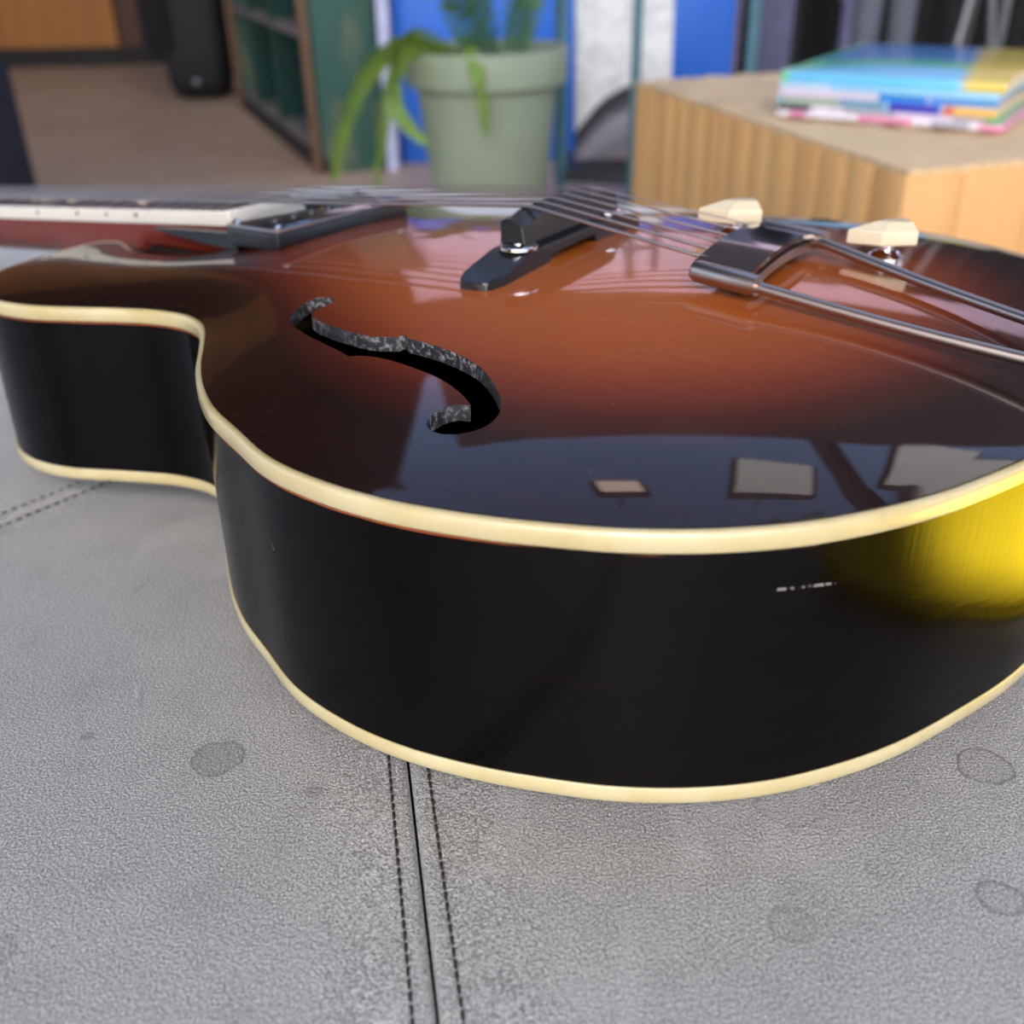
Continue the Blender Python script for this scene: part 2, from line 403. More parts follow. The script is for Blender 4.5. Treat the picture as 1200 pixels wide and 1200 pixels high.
# ------------------------------------------------------------------ potted fern
M_pot = flat('sage_green_pot', s2l(146, 158, 132), .55, var=.05, scale=8)
M_soil = flat('potting_soil', s2l(58, 48, 36), .95, var=.4, scale=60)
def leafmat(name, c1, c2):
    k = NT(name); n = k.noise(k.obj(), 18, 3)
    k.set(Base_Color=k.mix(n, c1, c2), Roughness=.5, Transmission_Weight=0.0); return k.m
M_leaf = leafmat('fern_green', s2l(82, 116, 36), s2l(136, 164, 66)); M_leafd = leafmat('dark_fern_green', s2l(44, 86, 56), s2l(78, 122, 78))
PC = Vector((-.036, 2.40, 0))
root = empty('potted_fern', PC); tag(root, 'leafy fern drooping over a large sage green tapered pot', 'plant')
m = MB(); m.lathe([(.112, 0), (.118, .004), (.152, .335), (.152, .338), (.170, .340), (.174, .344), (.178, .405), (.176, .412), (.166, .412), (.158, .40), (.150, .36)], n=56); pot = m.build('pot', M_pot, root, smooth=40)
m = MB(); m.lathe([(.15, .352), (.148, .372), (.10, .383), (.03, .388)], n=32); m.build('soil', M_soil, root)
def frond(p, mat, w=.03, n=34, name='frond', roll=55):
    """p: control points of the rib, in pot coordinates"""
    P = [Vector(q) for q in p]; pts = []
    for i in range(len(P)-1):
        p0 = P[max(i-1, 0)]; p1 = P[i]; p2 = P[i+1]; p3 = P[min(i+2, len(P)-1)]
        for j in range(10):
            t = j/10; pts.append(.5*((2*p1)+(p2-p0)*t+(2*p0-5*p1+4*p2-p3)*t*t+(3*p1-p0-3*p2+p3)*t**3))
    pts.append(P[-1]); m = MB(); m.tube(pts, [.0032*(1-.7*i/len(pts)) for i in range(len(pts))], 5)
    N = len(pts)
    for i in range(n):
        f = .06 + .94*i/n; q = f*(N-1); a = int(q); b = min(a+1, N-1); c = pts[a].lerp(pts[b], q-a)
        d = (pts[b]-pts[max(a-1, 0)]).normalized(); s = d.cross(Vector((0, 0, 1)))
        s = s.normalized() if s.length > .15 else Vector((1, 0, 0))
        up = s.cross(d).normalized(); s = (Matrix.Rotation(R(roll), 3, d) @ s); up = s.cross(d).normalized(); lw = w*(1-.75*f**2.2)*min(1, .35+f*4)
        for sg in (-1, 1):
            tip = c + s*sg*lw + d*lw*.45 + up*(-.25*lw + random.uniform(-.15, .15)*lw)
            mid = c.lerp(tip, .5); ww = d*(.0062+.0*lw)
            m.add([c - ww*.5, mid - ww + up*.002, tip, mid + ww*1.1 + up*.002, c + ww*.5], [[0, 1, 3, 4], [1, 2, 3]])
    return m.build(name, mat, root, smooth=0)
frond([(-.05, -.05, .385), (-.16, -.08, .425), (-.24, -.10, .385), (-.305, -.11, .27), (-.335, -.11, .165)], M_leaf, .036, 40)
frond([(-.06, -.06, .385), (-.15, -.12, .425), (-.205, -.14, .33), (-.232, -.15, .20), (-.240, -.15, .07)], M_leaf, .030, 40, roll=60)
frond([(-.07, -.08, .385), (-.17, -.14, .42), (-.195, -.17, .34), (-.16, -.185, .285), (-.125, -.19, .25)], M_leaf, .028, 30, roll=50)
frond([(-.04, -.05, .385), (-.14, -.06, .44), (-.195, -.10, .40), (-.205, -.13, .31)], M_leaf, .030, 26)
frond([(-.05, -.08, .385), (-.15, -.13, .425), (-.19, -.15, .38), (-.18, -.17, .32)], M_leaf, .034, 26, roll=40)
frond([(-.03, -.06, .385), (-.035, -.14, .425), (-.015, -.19, .385), (-.005, -.195, .32), (.0, -.195, .265)], M_leaf, .020, 26, roll=20)
frond([(-.02, .02, .38), (-.10, -.02, .60), (-.15, -.05, .70), (-.19, -.06, .72)], M_leafd, .045)
frond([(-.03, .03, .38), (-.07, .00, .55), (-.10, -.02, .66), (-.06, -.05, .74)], M_leafd, .04)
frond([(.02, .03, .38), (-.02, -.05, .52), (-.07, -.09, .55), (-.12, -.11, .52)], M_leafd, .035)
frond([(.03, .0, .38), (.06, -.06, .49), (.09, -.09, .51), (.11, -.10, .495)], M_leafd, .025, 24)
frond([(.06, .02, .38), (.10, .02, .58), (.12, .0, .72), (.15, -.02, .80)], M_leafd, .045)
frond([(.05, .05, .38), (.08, .06, .60), (.06, .06, .78), (.03, .05, .88)], M_leafd, .04)
frond([(.07, .04, .38), (.12, .07, .55), (.17, .08, .66), (.22, .08, .70)], M_leafd, .035)
frond([(-.01, .05, .38), (.0, .10, .55), (.02, .16, .62), (.04, .22, .60)], M_leafd, .04)

# ------------------------------------------------------------------ teal metal rack with the painted canvas
root = empty('metal_rack', (.30, 2.62, 0)); tag(root, 'thin teal metal rack holding a pale canvas behind the wooden block', 'rack')
posts = [(-.165, -.10), (-.005, -.16), (-.16, .16), (.105, .12)]
for x, y in posts:
    m = MB(); m.tube([(x, y, 0), (x, y, 1.1)], .011, 8); m.build('post', M_teal, root)
for z in (.11, .86):
    m = MB(); m.tube([(-.165, -.10, z), (-.005, -.16, z-.0), (.105, .12, z), (-.16, .16, z), (-.165, -.10, z)], .009, 6); m.build('rail', M_darkmetal, root)
m = MB(); m.prism([(-.16, -.095), (-.008, -.15), (.10, .115), (-.155, .155)], .118, .126); m.build('shelf', M_darkmetal, root)
k = NT('painted_canvas'); P = k.gen(); X, Y, Z = k.sep(P)
n = k.noise(k.map(k.obj(), (1, 1, 1)), 22, 5, .65, 1.2)
base = k.mix(k.ramp(n, [(.3, 0), (.62, 1)]), s2l(190, 192, 186), s2l(236, 236, 230))
# a grey mound with a soft dark crest painted in the lower half
dx = k.math('SUBTRACT', X, .72); hgt = k.math('SUBTRACT', .47, k.math('MULTIPLY', k.math('MULTIPLY', dx, dx), .55))
below = k.math('SUBTRACT', k.math('ADD', hgt, k.math('MULTIPLY', k.math('SUBTRACT', n, .5), .10)), Z)
mound = k.ramp(below, [(.0, s2l(222, 222, 216)), (.02, s2l(46, 46, 46)), (.10, s2l(58, 58, 60)), (.20, s2l(150, 148, 156)), (.34, s2l(120, 116, 122)), (.46, s2l(150, 130, 124))])
k.set(Base_Color=k.mix(k.ramp(below, [(0, 0), (.015, 1)]), base, mound), Roughness=.75); k.bump(n, .3, .002); M_canvas = k.m
root = empty('painted_canvas', (.290, 2.64, .128), (R(-6), 0, R(3))); tag(root, 'pale textured canvas with a dark mound painted low, standing in the teal rack', 'painting')
m = MB(); m.box((0, 0, .19), (.232, .022, .38), bev=.003); m.build('canvas', M_canvas, root)
m = MB()
for x in (-.10, .10): m.box((x, .018, .19), (.03, .014, .37))
for z in (.02, .36): m.box((0, .018, z), (.20, .014, .03))
m.build('stretcher_frame', M_rust, root)

# ------------------------------------------------------------------ stands and cloths before the black curtain
root = empty('panel_post', (.585, 2.62, 0)); tag(root, 'teal grey metal upright beside a lilac grey panel behind the books', 'post')
m = MB(); m.tube([(0, 0, .012), (0, 0, 1.2)], .014, 10); m.build('tube', M_teal, root)
m = MB(); m.lathe([(.05, 0), (.05, .008), (.02, .014)], n=24); m.build('foot', M_darkmetal, root)
root = empty('fabric_panel', (.675, 2.79, 0), (0, 0, R(-6))); tag(root, 'narrow lilac grey fabric screen standing behind the wooden block', 'screen')
m = MB(); m.box((0, 0, .64), (.085, .03, 1.2), bev=.008); m.build('cloth_panel', M_lilacgrey, root)
for x in (-.03, .03):
    m = MB(); m.box((x, 0, .02), (.02, .12, .04), bev=.004); m.build('foot', M_darkmetal, root)
root = empty('microphone_stand', (.80, 2.62, 0)); tag(root, 'lilac grey straight stand pole left of the hanging grey jeans', 'stand')
m = MB(); m.tube([(0, 0, .012), (0, 0, 1.1)], .014, 10); m.build('pole', M_lilacgrey, root)
m = MB(); m.lathe([(.075, 0), (.075, .01), (.03, .02)], n=28); m.build('base', M_darkmetal, root)
root = empty('clothes_rail', (1.13, 3.05, 0)); tag(root, 'dark metal clothes rail carrying grey cloth before the black curtain', 'rail')
for x in (-.34, .34):
    m = MB(); m.tube([(x, 0, .03), (x, 0, 1.0)], .012, 8); m.build('upright', M_darkmetal, root)
    m = MB(); m.tube([(x, -.12, .013), (x, .12, .013)], .012, 8); m.build('foot', M_darkmetal, root)
m = MB(); m.tube([(-.34, 0, 1.0), (.34, 0, 1.0)], .012, 8); m.build('crossbar', M_darkmetal, root)
root = empty('grey_jeans', (1.03, 3.05, .31)); tag(root, 'grey jeans hanging in the gloom above the books', 'trousers')
def legpts(x0, x1, w, d): return [[(x0+(x1-x0)*f + w*(1-.2*f)*math.cos(t)*(1+.06*math.sin(7*t+5*f)), d*math.sin(t)*(1+.08*math.sin(5*t+9*f)), .66*(1-f)) for t in [2*PI*i/20 for i in range(20)]] for f in [j/9 for j in range(10)]]
for x0, x1 in ((-.035, -.045), (.035, .05)):
    m = MB(); m.loft(legpts(x0, x1, .042, .03)); m.build('trouser_leg', M_greycloth, root, smooth=70)
m = MB(); m.box((0, 0, .655), (.17, .05, .03), bev=.01); m.build('waistband', M_greycloth, root)
root = empty('hanging_strap', (.93, 3.05, .345)); tag(root, 'grey webbing strap with a metal buckle hanging left of the jeans', 'strap')
m = MB(); m.box((0, 0, .32), (.028, .006, .64), bev=.002); m.build('webbing', M_greycloth, root)
m = MB(); m.box((-.005, -.008, .115), (.045, .012, .03), bev=.005); m.build('buckle', M_greymetal, root)
root = empty('folding_stand', (1.10, 2.62, 0)); tag(root, 'silver grey folding stand with splayed legs behind the books', 'stand')
for sx_, sy_ in ((-1, -.3), (1, -.3), (0, .9)):
    m = MB(); m.tube([(.006*sx_, .006*sy_, .60), (.05*sx_, .06*sy_, .30), (.10*sx_, .13*sy_, .008)], .009, 8); m.build('leg', M_greymetal, root)
m = MB(); m.lathe([(.018, .57), (.02, .575), (.02, .62), (.012, .63), (.012, 1.0)], n=16); m.build('column', M_greymetal, root)
root = empty('thin_stand', (1.235, 2.78, 0)); tag(root, 'rightmost thin grey metal stand pole behind the books', 'stand')
m = MB(); m.tube([(0, 0, .012), (0, 0, 1.05)], .011, 8); m.build('pole', M_greymetal, root)
m = MB(); m.lathe([(.03, 0), (.03, .01), (.02, .02)], n=28); m.build('base', M_darkmetal, root)

# ------------------------------------------------------------------ wooden block
M_block = mat_wood('fir_timber', s2l(212, 158, 96), s2l(226, 177, 112), 2, .8, .55, .25)
k = NT('rough_end_grain'); P = k.obj()
w = k.n('ShaderNodeTexWave', wave_type='RINGS', rings_direction='Z'); k.put(w.inputs[0], k.map(P, (1, 1, 0), (.2, .1, 0))); w.inputs['Scale'].default_value = 16; w.inputs['Distortion'].default_value = 6
nz = k.noise(P, 55, 5, .7); c = k.mix(k.math('MULTIPLY', w.outputs[1], .5), s2l(230, 202, 158), s2l(206, 170, 126))
c = k.mix(k.ramp(k.noise(P, 3.5, 3), [(.54, 0), (.66, .5)]), c, s2l(150, 120, 102)); c = k.mix(k.ramp(nz, [(.6, 0), (.75, .6)]), c, s2l(232, 210, 170))
k.set(Base_Color=c, Roughness=.8); k.bump(nz, .8, .006); M_endgrain = k.m
BF = Vector((.413, 1.081, 0)); BH = .42; BS = .733
bang = math.atan2(.27, .963)
root = empty('wooden_block', BF, (0, 0, bang)); tag(root, 'big square table block of glued upright fir timbers', 'table')
# local x runs right along the bright face, local y runs back along the shaded face
def staves(n, seed):
    rr = random.Random(seed); w = [rr.uniform(.6, 1.4) for _ in range(n)]; t = sum(w); x = 0; out = []
    for q in w: out.append((x, x+q/t)); x += q/t
    return out
for a, b in staves(9, 3):
    m = MB(); pr = random.uniform(0, .0012); m.box((BS*(a+b)/2, .03-pr, BH/2-.004), (BS*(b-a)-.0012, .06, BH-.012), bev=.0015); m.build('timber', M_block, root)
    m = MB(); m.box((BS*(a+b)/2, BS-.03, BH/2-.004), (BS*(b-a)-.0012, .06, BH-.012), bev=.0015); m.build('timber', M_block, root)
for a, b in staves(12, 5):
    for x in (.03, BS-.03):
        m = MB(); pr = random.uniform(0, .0012); l0 = .061 + (BS-.122)*a; l1 = .061 + (BS-.122)*b
        m.box((x-pr*(1 if x < .3 else -1), (l0+l1)/2, BH/2-.004), (.06, l1-l0-.0012, BH-.012), bev=.0015); m.build('timber', M_block, root)
m = MB(); N = 48; rr = random.Random(2)
top = [[(BS*i/N, BS*j/N, BH-.004 + (.0025*math.sin(i*1.7+j*.6)*math.sin(j*1.1-i*.3)+rr.uniform(0, .003))*(0 < i < N and 0 < j < N)) for i in range(N+1)] for j in range(N+1)]
m.loft(top, closed=False, caps=False); m.loft([[(.002, .002, BH-.012), (BS-.002, .002, BH-.012), (BS-.002, BS-.002, BH-.012), (.002, BS-.002, BH-.012)], [(0, 0, BH-.004), (BS, 0, BH-.004), (BS, BS, BH-.004), (0, BS, BH-.004)]], caps=False)
m.build('end_grain_top', M_endgrain, root, smooth=60)

# ------------------------------------------------------------------ picture books on the block
def bookcover(name, base, patches):
    """cover print: coloured patches (x0, x1, y0, y1, colour) in the cover's own 0..1 plan, soft edged"""
    k = NT(name); X, Y, Z = k.sep(k.gen()); c = base; n = k.noise(k.obj(), 40, 3)
    for x0, x1, y0, y1, col in patches:
        f = k.math('MULTIPLY', k.math('GREATER_THAN', X, x0), k.math('LESS_THAN', X, x1))
        c = k.mix(f, c, col)
    k.set(Base_Color=c, Roughness=.3, Coat_Weight=.3, Coat_Roughness=.1); return k.m
M_page = flat('book_pages', s2l(226, 218, 200), .8, var=.06, scale=120)
k = NT('blue_landscape_cover'); X, Y, Z = k.sep(k.gen())
sky_ = k.mix(k.ramp(Y, [(.0, 0), (.8, 1)]), s2l(96, 190, 235), s2l(84, 140, 205))
d2 = k.math('SQRT', k.math('ADD', k.math('POWER', k.math('SUBTRACT', X, .52), 2.0), k.math('POWER', k.math('SUBTRACT', Y, -.15), 2.0)))
c = k.mix(k.ramp(k.math('ABSOLUTE', k.math('SUBTRACT', d2, .56)), [(.04, 1), (.09, 0)]), sky_, s2l(110, 200, 96))
c = k.mix(k.ramp(d2, [(.49, 1), (.53, 0)]), c, s2l(110, 196, 236))
c = k.mix(k.ramp(k.math('ADD', X, k.math('MULTIPLY', k.math('SUBTRACT', Y, .5), .18)), [(.70, 0), (.76, 1)]), c, s2l(222, 196, 92))
c = k.mix(k.ramp(X, [(.0, 1), (.03, 1), (.05, 0)]), c, s2l(120, 210, 160))
k.set(Base_Color=c, Roughness=.28, Coat_Weight=.4, Coat_Roughness=.08); M_b5 = k.m
ST = {'white': s2l(236, 228, 234), 'pink': s2l(230, 150, 180), 'yellow': s2l(206, 190, 70), 'ink': s2l(60, 60, 64), 'purple': s2l(58, 60, 176), 'orange': s2l(226, 180, 96), 'red': s2l(206, 110, 90),
      'green': s2l(90, 176, 120), 'blue': s2l(50, 140, 220), 'sky': s2l(150, 205, 236), 'lilac': s2l(222, 208, 226), 'grey': s2l(176, 172, 182)}
books = [
 ('white softcover book with pink marks on its spine, bottom of the stack', .007, .262, .345, 0, bookcover('cover_white_pink', ST['white'], [(.06, .14, 0, 1, ST['pink']), (.38, .62, 0, 1, ST['pink']), (.70, .86, 0, 1, ST['grey']), (.90, 1, 0, 1, ST['pink'])])),
 ('thin grey and white picture book second from the bottom', .007, .258, .34, .6, bookcover('cover_grey_white', ST['lilac'], [(.0, .16, 0, 1, ST['ink']), (.20, .24, 0, 1, ST['white']), (.32, .55, 0, 1, ST['grey']), (.80, .93, 0, 1, ST['grey']), (.93, 1, 0, 1, ST['green'])])),
 ('yellow and black striped book with a purple spine panel', .010, .252, .335, -.5, bookcover('cover_striped', ST['sky'], [(.02+.02*i, .03+.02*i, 0, 1, ST['yellow'] if i < 14 else ST['ink']) for i in range(25)] + [(.025+.04*i, .035+.04*i, 0, 1, ST['ink']) for i in range(7)] + [(.53, .76, 0, 1, ST['purple']), (.77, .82, 0, 1, ST['red']), (.82, 1, 0, 1, ST['orange'])])),
 ('lilac white book with a bright blue spine end under the blue cover', .009, .250, .335, .8, bookcover('cover_lilac_blue', ST['lilac'], [(.48, .70, 0, 1, ST['blue']), (.71, 1, 0, 1, s2l(90, 160, 230))])),
 ('pale sky blue hardback second from the top of the stack', .007, .252, .34, -1.0, bookcover('cover_sky', ST['sky'], [(.0, .25, 0, 1, s2l(190, 220, 238))])),
 ('blue picture book with green arc and yellow corner, topmost of the stack', .012, .256, .345, .4, M_b5)]
bang2 = R(-33.5); z = BH+.0015
for lab, th, w_, d_, tw, mt in books:
    a = bang2 + R(tw); w_ *= 1.045; d_ *= 1.045; o = Vector((.352, 1.399, z))
    root = empty('picture_book', o, (0, 0, a)); tag(root, lab, 'book', 'picture books stacked on the wooden block')
    cv = .0016
    m = MB(); m.box((w_/2, d_/2, cv/2), (w_, d_, cv), bev=.0006); m.box((w_/2, d_/2, th-cv/2), (w_, d_, cv), bev=.0006); m.box((w_/2, .0012, th/2), (w_, .0024, th-.0002), bev=.0006)
    m.build('cover', mt, root)
    m = MB(); m.box((w_/2, d_/2+.001, th/2), (w_-.005, d_-.006, th-2*cv)); m.build('pages', M_page, root, smooth=0)
    z += th + .0002

# ------------------------------------------------------------------ leather pouf
PCX, PCY, PZ = -.087, .582, -.011
def leather():
    k = NT('grey_leather'); P = k.obj()
    big = k.noise(P, 5, 4, .6); mid = k.noise(P, 34, 4, .6); fine = k.noise(P, 1700, 2, .6); peb = k.n('ShaderNodeTexVoronoi', feature='SMOOTH_F1')
    k.put(peb.inputs['Vector'], P); peb.inputs['Scale'].default_value = 1250
    c = k.mix(k.ramp(big, [(.3, 0), (.7, 1)]), s2l(158, 157, 151), s2l(176, 175, 168))
    c = k.mix(k.ramp(mid, [(.50, 0), (.75, .5)]), c, s2l(132, 130, 124))
    c = k.mix(k.ramp(fine, [(.36, .85), (.54, 0)]), c, s2l(78, 78, 75))
    c = k.mix(k.ramp(fine, [(.54, 0), (.68, .8)]), c, s2l(214, 214, 209))
    # soft pale creases
    cre = k.noise(k.map(P, (14, 4, 1), rot=(0, 0, .5)), 1, 3, .5, 1.5)
    c = k.mix(k.ramp(cre, [(.60, 0), (.66, .28), (.72, 0)]), c, s2l(192, 190, 186))
    wob = k.noise(P, 120, 3, .6)
    def ring(x, y, r, wide=.12, amt=.8, fill=.34):
        nonlocal c
        d = k.math('ADD', k.spot(P, (x-PCX, y-PCY, 0), r), k.math('MULTIPLY', k.math('SUBTRACT', wob, .5), .7))
        c = k.mix(k.ramp(d, [(.0, fill), (1-wide*1.5, fill), (1-wide*.5, amt), (1.0, 0)]), c, s2l(92, 90, 84))
    ring(-.0885, .2375, .0080); ring(.0654, .1733, .006, .2, .4, .1); ring(.134, .2274, .008, .12, .9, .15); ring(.118, .180, .006, .2, .7, .1); ring(.112, .196, .005, .2, .35, .05)
    ring(.092, .190, .004, .2, .35, .05); ring(-.058, .2225, .0028, .3, .4, .35); ring(-.131, .249, .0022, .3, .5, .5); ring(.140, .205, .006, .15, .35, .05); ring(-.125, .170, .006, .3, .3, .2); ring(.075, .215, .010, .08, .3, .04)
    def scuff(x, y, lx, ly, ang, col, amt):
        nonlocal c
        q = k.map(P, (1/lx, 1/ly, 0.0), (0, 0, 0), (0, 0, 0))
        v = k.n('ShaderNodeVectorMath', operation='SUBTRACT'); k.put(v.inputs[0], P); v.inputs[1].default_value = (x-PCX, y-PCY, 0)
        ro = k.n('ShaderNodeVectorRotate', rotation_type='Z_AXIS'); k.put(ro.inputs[0], v.outputs[0]); ro.inputs['Angle'].default_value = -ang
        q = k.map(ro.outputs[0], (1/lx, 1/ly, 0.0))
        ln = k.n('ShaderNodeVectorMath', operation='LENGTH'); k.put(ln.inputs[0], q)
        d = k.math('ADD', ln.outputs['Value'], k.math('MULTIPLY', k.math('SUBTRACT', wob, .5), 1.0))
        c = k.mix(k.ramp(d, [(.5, amt), (1.0, 0)]), c, col)
    scuff(-.1205, .2676, .0014, .008, .30, s2l(120, 128, 136), .6); scuff(-.1424, .3374, .0016, .008, -.25, s2l(120, 128, 138), .6)
    scuff(-.1235, .2715, .0007, .006, .35, s2l(190, 192, 194), .45)
    k.set(Base_Color=c, Roughness=k.ramp(mid, [(.3, .40), (.7, .52)]), Specular_IOR_Level=.6, Sheen_Weight=.85, Sheen_Roughness=.3, Coat_Weight=.7, Coat_Roughness=.42)
    h = k.math('ADD', k.math('MULTIPLY', peb.outputs['Distance'], .8), k.math('MULTIPLY', fine, .7))
    k.bump(h, .9, .0005); return k.m
M_leather = leather()
M_thread = flat('dark_thread', s2l(34, 28, 26), .8)
pouf = empty('leather_pouf', G2W(PCX, PCY, PZ), (TILT, 0, 0)); tag(pouf, 'large octagonal grey leather pouf with dark seam stitching under the guitar', 'pouf')
PR = .67; AP = PR*math.cos(PI/8); T8 = math.tan(PI/8)
pz0 = pouf.location.z
def zfloor(y, h=.0): return (h - pz0 - y*math.sin(TILT))/math.cos(TILT)
RC = [.67, .67, .66, .57, .70, .725, .69, .67]            # corner radii; the far corners reach further
CORN = [Vector((RC[q]*math.cos(R(-81+45*q)), RC[q]*math.sin(R(-81+45*q)), 0)) for q in range(8)]
for q in range(8):
    A, B = CORN[q], CORN[(q+1) % 8]; AB = B-A; nrm = Vector((AB.y, -AB.x, 0)).normalized(); LAB = AB.length
    rows = [(f, 0, 0) for f in (.03, .08, .16, .26, .36, .46, .56, .66, .76, .86, .92)]
    rows += [(.955, .03*math.sin(t), -.03+.03*math.cos(t)) for t in [PI/2*i/7 for i in range(8)]]
    rows += [(.955, .034, -.12), (.955, .034, -.22), (.955, .028, -.30), (.955, .024, None)]
    rings = []
    for f, off, z in rows:
        w = f*LAB*.5; edge = [e_ for e_ in (.0004, .0008, .0014, .0022, .0035, .006) if e_ < w*.8]; n_in = 12
        wi = w - (edge[-1] if edge else 0)
        lat = [-(w-e_) for e_ in edge[:-1]] + [-wi + 2*wi*i/n_in for i in range(n_in+1)] + [(w-e_) for e_ in edge[:-1]][::-1]
        if len(edge) < 6: lat = ([lat[0]]*(6-len(edge)) + lat + [lat[-1]]*(6-len(edge)))
        rr = []
        for l_ in lat:
            d = w - abs(l_); dip = -.0022*math.exp(-(d/.0009)**1.3) - .0005*math.exp(-((d-.0055)/.0012)**2)
            sd = nrm.lerp(A.lerp(B, .5+.5*l_/w).normalized(), min(1, abs(l_/w))**2).normalized()
            p = (A.lerp(B, .5+.5*l_/w))*f + sd*(off + (dip if z is None or z < -.028 else 0))
            zz = zfloor(p.y, .035) if z is None else z
            rr.append((p.x, p.y, zz + (dip if zz > -.028 else 0)))
        rings.append(rr)
    m = MB(); m.loft(rings, closed=False, caps=False); m.build('leather_panel', M_leather, pouf, smooth=50)
core = [(.94*c.x, .94*c.y) for c in CORN]
m = MB(); m.prism(core, -.30, -.006); m.build('inner_core', M_black, pouf, smooth=0)
feet = [(.80*x, .80*y) for x, y in core]
for x, y in feet[::2]:
    m = MB(); zf = zfloor(y, .0); m.lathe([(.022, zf), (.03, zf+.05), (.03, zf+.07)], (x, y, 0), 16); m.build('foot', M_blackgloss, pouf)
# stitches along the two seams that show
sm = MB(); sm.tube([(-.0012, 0, -.0002), (-.0008, 0, .0003), (.0008, 0, .0003), (.0012, 0, -.0002)], .00046, 6); s0 = None
for a, r0, r1 in ((-81, .315, .60), (-126, .16, .42)):
    u = Vector((math.cos(R(a)), math.sin(R(a)), 0)); v = Vector((-u.y, u.x, 0)); r = r0
    while r < r1:
        for sg in (-1, 1):
            loc = u*r + v*sg*.0055 + Vector((0, 0, -.00045)); rot = (0, 0, R(a)+random.uniform(-.06, .06))
            if s0 is None: s0 = sm.build('stitch', M_thread, pouf, loc=loc); s0.rotation_euler = rot
            else: twin(s0, pouf, loc, rot)
        r += .0034 if a == -81 else .0046

# ------------------------------------------------------------------ archtop guitar; local x to the tail, y away from the camera, z up from the lower rim
PHI = R(146.0-180.0)
GP = (.0214, .41603)
guitar = empty('archtop_guitar'); guitar.matrix_world = Matrix.Translation(G2W(GP[0], GP[1], 0)) @ RT.to_4x4() @ Matrix.Rotation(PHI, 4, 'Z')
tag(guitar, 'sunburst archtop guitar with cream binding lying on the grey leather pouf', 'guitar')
def taper(x): return .004*min(1, max(0, (.05-x)/.2))
NRM = np.zeros_like(PATH)
dd = np.gradient(PATH, axis=0); dd /= np.linalg.norm(dd, axis=1)[:, None]
NRM = np.c_[dd[:, 1], -dd[:, 0]]
cen = np.array([.05, 0.0])
ii = np.argmax(PATH[:, 0])
if NRM[ii] @ np.array([1, 0]) < 0: NRM = -NRM
# materials
def mat_top():
    k = NT('sunburst_lacquer'); a = k.n('ShaderNodeAttribute', attribute_name='burst'); P = k.obj()
    g = k.noise(k.map(P, (40, 700, 40)), 1, 4, .6); sp = k.noise(P, 420, 2, .5)
    u = k.math('ADD', a.outputs['Fac'], k.math('MULTIPLY', k.math('SUBTRACT', k.noise(P, 14, 3), .5), .05))
    c = k.ramp(u, [(.0, (.010, .005, .004)), (.30, (.012, .0055, .004)), (.42, (.050, .009, .005)), (.53, (.135, .022, .007)), (.66, (.25, .050, .009)), (.82, (.34, .078, .011)), (1.0, (.38, .095, .013))])
    c = k.mix(k.math('MULTIPLY', k.ramp(g, [(.35, 0), (.7, 1)]), .16), c, (.05, .012, .004))
    c = k.mix(k.ramp(sp, [(.76, 0), (.80, .12)]), c, (.5, .35, .25))
    k.set(Base_Color=c, Roughness=.4, Specular_IOR_Level=.05, Coat_Weight=1.0, Coat_Roughness=.035, Coat_IOR=1.38)
    k.bump(k.noise(P, 22, 1, .5), .045, .004); k.t.links.new(k.b.inputs['Normal'].links[0].from_socket, k.b.inputs['Coat Normal']); return k.m
